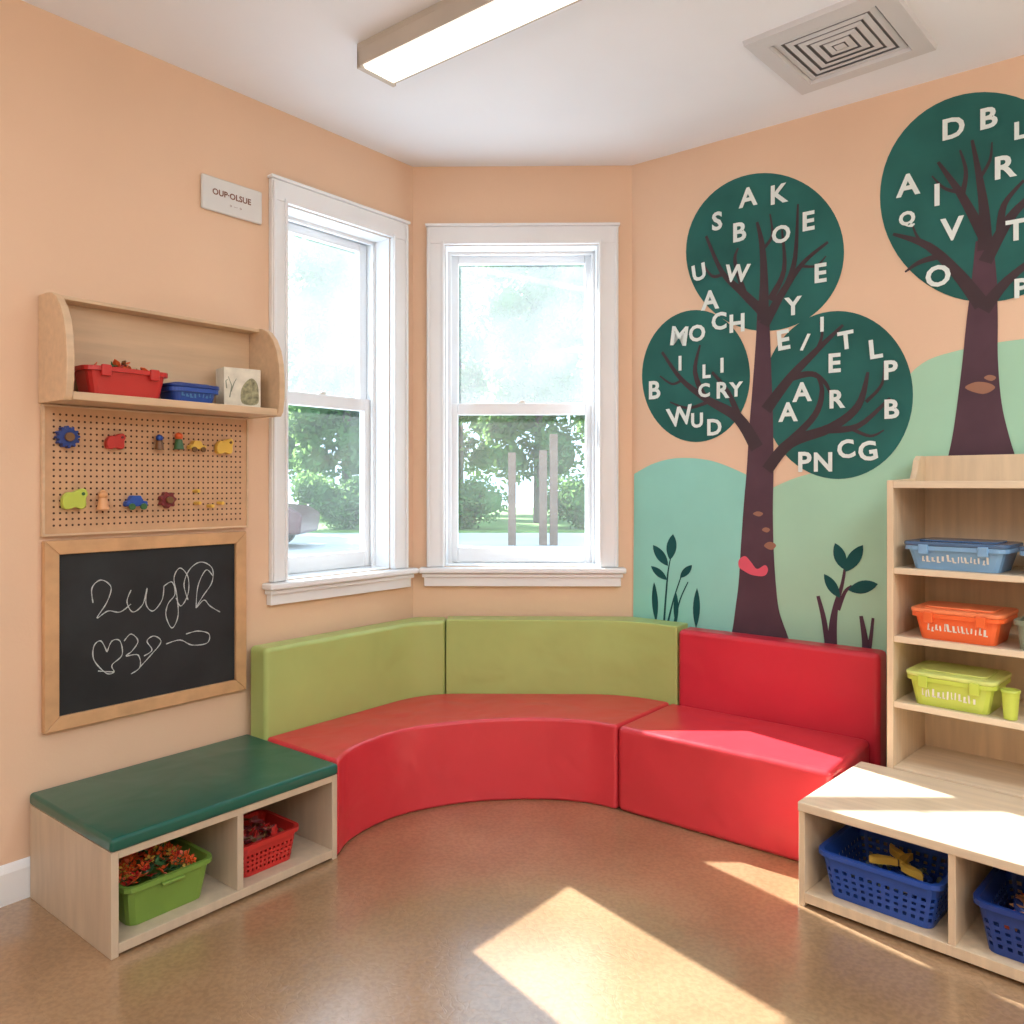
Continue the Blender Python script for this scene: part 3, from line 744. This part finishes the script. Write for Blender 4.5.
limbs('branch', [[(985,250,15),(984,210,10),(978,170,6),(972,140,3)],
 [(982,305,16),(958,274,12),(928,246,8),(893,234,3)],
 [(983,235,11),(962,196,8),(938,162,3)],
 [(962,196,6),(966,172,4),(960,150,2)],
 [(985,262,14),(1010,218,10),(1035,192,6),(1060,165,3)],
 [(1000,235,9),(1004,205,6),(1024,180,3)],
 [(983,310,15),(1006,282,10),(1036,258,6),(1072,240,3)],
 [(940,256,7),(920,262,5),(905,272,2)],
 [(928,247,4),(918,238,3),(912,224,1.5)],[(958,192,4),(944,188,3),(932,176,1.5)],[(980,178,4),(990,160,3),(992,142,1.5)]], M_branch, -0.0034, t2)
for (u, v, w_, h_, par, m) in [(758,514,5,2.5,t1,M_tan),(766,530,4,2.5,t1,M_tan),(770,546,6,4,t1,M_tan),(980,388,15,6,t2,M_tan),(990,378,6,3,t2,M_tan)]:
    pts = cat([(u-w_,v),(u-w_*.3,v-h_),(u+w_*.6,v-h_*.8),(u+w_,v),(u+w_*.2,v+h_)], 4, True)
    pxpoly('bark_spot', pts[::-1], m, -0.0039, par)
bird = cat([(739,560),(745,556),(751,562),(757,569),(765,565),(768,570),(764,576),(752,575),(744,571),(739,567)], 4, True)
pxpoly('painted_bird', bird[::-1], M_pink, -0.0055, t1)
# letters
def let(ch, u, v, h_, par, rot=0):
    p = FR.px(u, v, -0.0065); wp = FR.M @ Vector((p[0], 0, 0)); dep = wp.y
    text(ch, h_*dep/F/0.77, FR, p[0], -0.0065, p[1], M_letter, par, math.radians(rot), bold=0.0030)
for (c, u, v, h_, r) in [('S',717,222,19,0),('A',748,198,20,0),('K',778,195,20,0),('B',739,233,20,0),('O',781,235,18,0),('E',808,222,20,0),
 ('U',699,273,17,8),('W',737,274,18,-8),('E',820,274,20,0),('A',710,301,20,0),('Y',793,307,19,0),('C',719,322,18,0),('H',737,324,19,0),('M',679,337,20,-8),('O',697,334,17,0),
 ('I',680,364,15,0),('I',722,366,15,0),('E',783,341,21,5),('/',805,343,17,-10),('I',822,325,15,0),('T',846,341,19,5),('L',875,350,20,5),('E',834,364,20,0),
 ('P',890,371,20,0),('L',706,372,14,0),('C',704,391,14,0),('R',722,391,17,0),('Y',736,390,15,0),('B',654,391,19,0),('W',680,417,20,8),('U',697,421,15,0),('D',714,428,17,0),
 ('A',788,413,20,0),('A',802,393,20,0),('R',836,400,19,0),('B',891,410,20,0),('P',804,463,21,0),('N',823,463,20,0),('C',846,450,19,8),('G',868,452,20,8)]:
    let(c, u, v, h_, t1, r)
for (c, u, v, h_, r) in [('D',953,129,22,0),('B',988,119,22,0),('L',1020,131,18,0),('A',908,186,23,0),('I',937,196,23,0),('R',1004,168,24,0),('V',952,230,24,0),
 ('O',938,277,22,0),('T',1016,231,22,0),('P',1021,289,20,0),('Q',907,219,14,0),('K',1050,160,22,0),('S',1055,215,22,0)]:
    let(c, u, v, h_, t2, r)
# painted plants
def leafpts(u0, v0, u1, v1, w_):
    dx, dy = u1-u0, v1-v0; l = math.hypot(dx, dy); nx_, ny_ = -dy/l, dx/l; out = []
    for i in range(9):
        t = i/8; k = math.sin(math.pi*t)**0.8*w_/2; out.append((u0+dx*t+nx_*k, v0+dy*t+ny_*k))
    for i in range(7, 0, -1):
        t = i/8; k = math.sin(math.pi*t)**0.8*w_/2; out.append((u0+dx*t-nx_*k, v0+dy*t-ny_*k))
    return out
def plant(stems, leaves, m, ms):
    V = []; Fc = []; mi = []
    y = -0.0022
    for s in stems:
        P = []; Wd = []
        for (u, v, w_) in cat(s, 5): P.append(FR.px(u, v, y)); Wd.append(w_*0.0032)
        n = len(Fc); stripmesh(P, Wd, y, V, Fc); mi += [1]*(len(Fc)-n); y -= 0.0001
    for l in leaves:
        n = len(V)
        P = [FR.px(u, v, y) for u, v in leafpts(*l)]
        V += [(p[0], y, p[1]) for p in P]; Fc.append(tuple(range(n, len(V)))); mi.append(0); y -= 0.0001
    mk('painted_plant', V, Fc, [m, ms], FR, mur, midx=mi, recalc=False)
plant([[(664,622,3),(666,595,2.5),(668,572,2),(671,556,1.5)],[(668,622,3),(674,598,2),(682,574,1.5)],[(674,624,3),(680,600,2),(688,582,1.5)]],
      [(670,560,673,534,10),(668,566,653,545,9),(667,580,651,566,7),(680,578,692,565,7),(656,622,654,582,6),(676,624,676,592,5),(696,628,697,588,7)], M_plant, M_plant)
plant([[(832,650,12),(833,625,9),(836,605,6),(842,585,4),(845,568,3)],[(828,650,6),(824,620,6),(818,596,4)],[(866,660,9),(865,640,7),(861,616,4)],[(868,655,6),(871,636,4),(873,618,3)],[(838,610,5),(845,592,4),(852,586,3)]],
      [(845,570,835,543,12),(845,572,863,545,13),(840,598,824,574,10),(848,590,878,584,13)], M_plant, M_plum)

# ------------------------------------------------------------------ outdoors
M_conc = mat('pale_concrete', rgb(188,190,192), 0.9, 0.6, 0.12)
M_grass = mat('grass', rgb(104,142,66), 0.9, 3, 0.3)
M_leaf = mat('tree_leaves', rgb(84,124,70), 0.7, 0.8, 0.6, coords='Object')
# thin leaves let light through
nt = M_leaf.node_tree; bs = nt.nodes['Principled BSDF']; outn = nt.nodes['Material Output']
tl = nt.nodes.new('ShaderNodeBsdfTranslucent'); tl.inputs[0].default_value = rgb(136,172,96)
mxs = nt.nodes.new('ShaderNodeMixShader'); mxs.inputs[0].default_value = 0.45
nt.links.new(bs.outputs[0], mxs.inputs[1]); nt.links.new(tl.outputs[0], mxs.inputs[2]); nt.links.new(mxs.outputs[0], outn.inputs[0])
M_bark = mat('bark', rgb(110,98,88), 0.9, 8, 0.3)
M_post = mat('post_wood', rgb(112,92,78), 0.8, 8, 0.2)
boxes('ground', [(-40, 30, 4.3, 60, -0.3, -0.1)], M_conc)["kind"] = 'structure'
tag(boxes('lawn', [(-30, 24, 22, 45, -0.1, -0.06)], M_grass), 'green lawn beyond the pavement', 'lawn', kind='stuff')
for (x, hgt) in [(0.0,2.0),(0.67,2.05),(0.90,2.4)]:
    f = Fr(x, 17.5, -0.1, 0)
    p = tag(boxes('wooden_post', [(-.085,.085,-.085,.085,0,hgt)], M_post, f, None, 0.01), 'brown wooden post standing outside the window', 'post', group='posts outside the window')
# car
fc = Fr(-6.35, 17.0, -0.1, 0)
M_car = mat('car_paint', rgb(92,58,58), 0.35)
car = tag(prism('parked_car', [(-2.1,.3),(2.1,.3),(2.15,.7),(1.9,.85),(1.1,.95),(.5,1.38),(-1.0,1.4),(-1.7,.95),(-2.1,.85)], -.8, .8, 'xz', M_car, fc, None, 0.06), 'dark red car parked outside the window', 'car')
prism('car_window', [(.95,.95),(.45,1.3),(-.95,1.32),(-1.45,.95)], -.815, -.79, 'xz', M_black, fc, car)
for sx in (-1.3, 1.3):
    for sy in (-.82, .62): cyl('wheel', .32, .2, M_black, fc, car, 24, axis='y', x=sx, y=sy, z=.32)
# trees and shrubs
def leafmesh(n, rd, cl, smin=.08, smax=.16):
    V = []; Fc = []
    for c in cl:            # dense inner masses
        bm = bmesh.new(); bmesh.ops.create_icosphere(bm, subdivisions=2, radius=c[3]*.66); b = len(V)
        for v in bm.verts:
            q = v.co*rd.uniform(.7, 1.15); V.append((c[0]+q.x, c[1]+q.y, c[2]+q.z))
        bm.verts.index_update(); Fc += [tuple(b+v.index for v in f.verts) for f in bm.faces]; bm.free()
    for k in range(n):
        c = rd.choice(cl)
        d = Vector((rd.gauss(0,1), rd.gauss(0,1), rd.gauss(0,1))).normalized()*c[3]*rd.uniform(.65,1.08)
        p = Vector((c[0], c[1], c[2]))+d
        a = Vector((rd.gauss(0,1), rd.gauss(0,1), rd.gauss(0,1))).normalized(); b = a.orthogonal().normalized()
        s = rd.uniform(smin, smax); n0 = len(V)
        for q in (a*s, b*s*.55, -a*s, -b*s*.55): V.append(tuple(p+q))
        Fc.append((n0, n0+1, n0+2, n0+3))
    return V, Fc
def crownclumps(rd):
    cl = []
    for _ in range(42):
        z = rd.uniform(1.9, 9.9); rmax = 2.0*math.sin(math.pi*min(1, max(0.16, (z-0.2)/11.0)))**0.5
        a = rd.uniform(0, 6.28); r = rmax*math.sqrt(rd.random()); cl.append((r*math.cos(a), r*math.sin(a), z, rd.uniform(.75, 1.1)))
    return cl
ft0 = Fr(0.9, 27, -0.06, 0)
tr = tag(cyl('leafy_tree', 0.2, 7.0, M_bark, ft0, None, 12, r2=0.08), 'leafy green tree on the lawn outside', 'tree', group='trees on the lawn')
rd = random.Random(3)
V, Fc = leafmesh(13000, rd, crownclumps(rd))
fo = mk('foliage', V, Fc, M_leaf, ft0, tr, recalc=False)
def dup(top, kids, x, y, r_, s, z=-0.06):
    t_ = top.copy(); t_.matrix_basis = Matrix.Translation((x, y, z)) @ Matrix.Rotation(r_, 4, 'Z') @ Matrix.Diagonal((s, s, s, 1))
    COL.objects.link(t_)
    for kd in kids:
        f_ = kd.copy(); f_.parent = t_; f_.matrix_parent_inverse = Matrix.Identity(4)
        f_.matrix_basis = WM[top.name].inverted() @ WM[kd.name]; COL.objects.link(f_)
for (x, y, r_, s) in [(-5.5,27,0.05,1.0),(-11.9,27,3.1,1.0),(7.3,27,3.2,1.0),(-2.3,35,3.2,1.2),(-9.9,35,0.1,1.2),(5.2,35,0.0,1.2),(-17.5,35,3.2,1.2),(12.7,35,3.1,1.2)]:
    dup(tr, [fo], x, y, r_, s)
# shrubs
fs = Fr(-1.4, 23.2, -0.06, 0)
rd = random.Random(9)
cl = [(rd.uniform(-1.0,1.0), rd.uniform(-.4,.4), rd.uniform(.5,1.2), rd.uniform(.5,.62)) for _ in range(12)]
V, Fc = leafmesh(3500, rd, cl, .05, .10)
V = [(v[0], v[1], max(v[2], 0.0)) for v in V]
M_shrub = M_leaf.copy(); M_shrub.name = 'shrub_leaves'
sh = tag(mk('shrub', V, Fc, M_shrub, fs, None, recalc=False), 'rounded green shrub at the lawn edge', 'shrub', group='shrubs at the lawn edge')
for (x, r_) in [(-4.9,0.1),(-8.4,3.2),(-11.9,0.1),(2.2,3.1),(5.7,0.1)]:
    c_ = sh.copy(); c_.matrix_basis = Matrix.Translation((x, 23.2, -0.06)) @ Matrix.Rotation(r_, 4, 'Z'); COL.objects.link(c_)

# ------------------------------------------------------------------ light, world, camera
sd_ = Vector((0.600, -0.800, -0.705)).normalized()
sl = bpy.data.lights.new('sun', 'SUN'); sl.energy = 22; sl.angle = math.radians(0.6); sl.color = (1.0, 0.975, 0.94)
so = bpy.data.objects.new('sun', sl); so.rotation_euler = sd_.to_track_quat('-Z', 'Y').to_euler(); so.location = (-6, 12, 8); COL.objects.link(so)
wd = bpy.data.worlds.new('sky'); scene.world = wd; wd.use_nodes = True
bg = wd.node_tree.nodes['Background']; bg.inputs[0].default_value = (0.68, 0.86, 1.0, 1); bg.inputs[1].default_value = 2.8

cd = bpy.data.cameras.new('camera'); cd.sensor_width = 36; cd.lens = F/1024*36; cd.shift_y = -(512-CV)/1024
cam = bpy.data.objects.new('camera', cd); cam.location = (0, 0, CAMH); cam.rotation_euler = (math.radians(90), 0, 0)
COL.objects.link(cam); scene.camera = cam
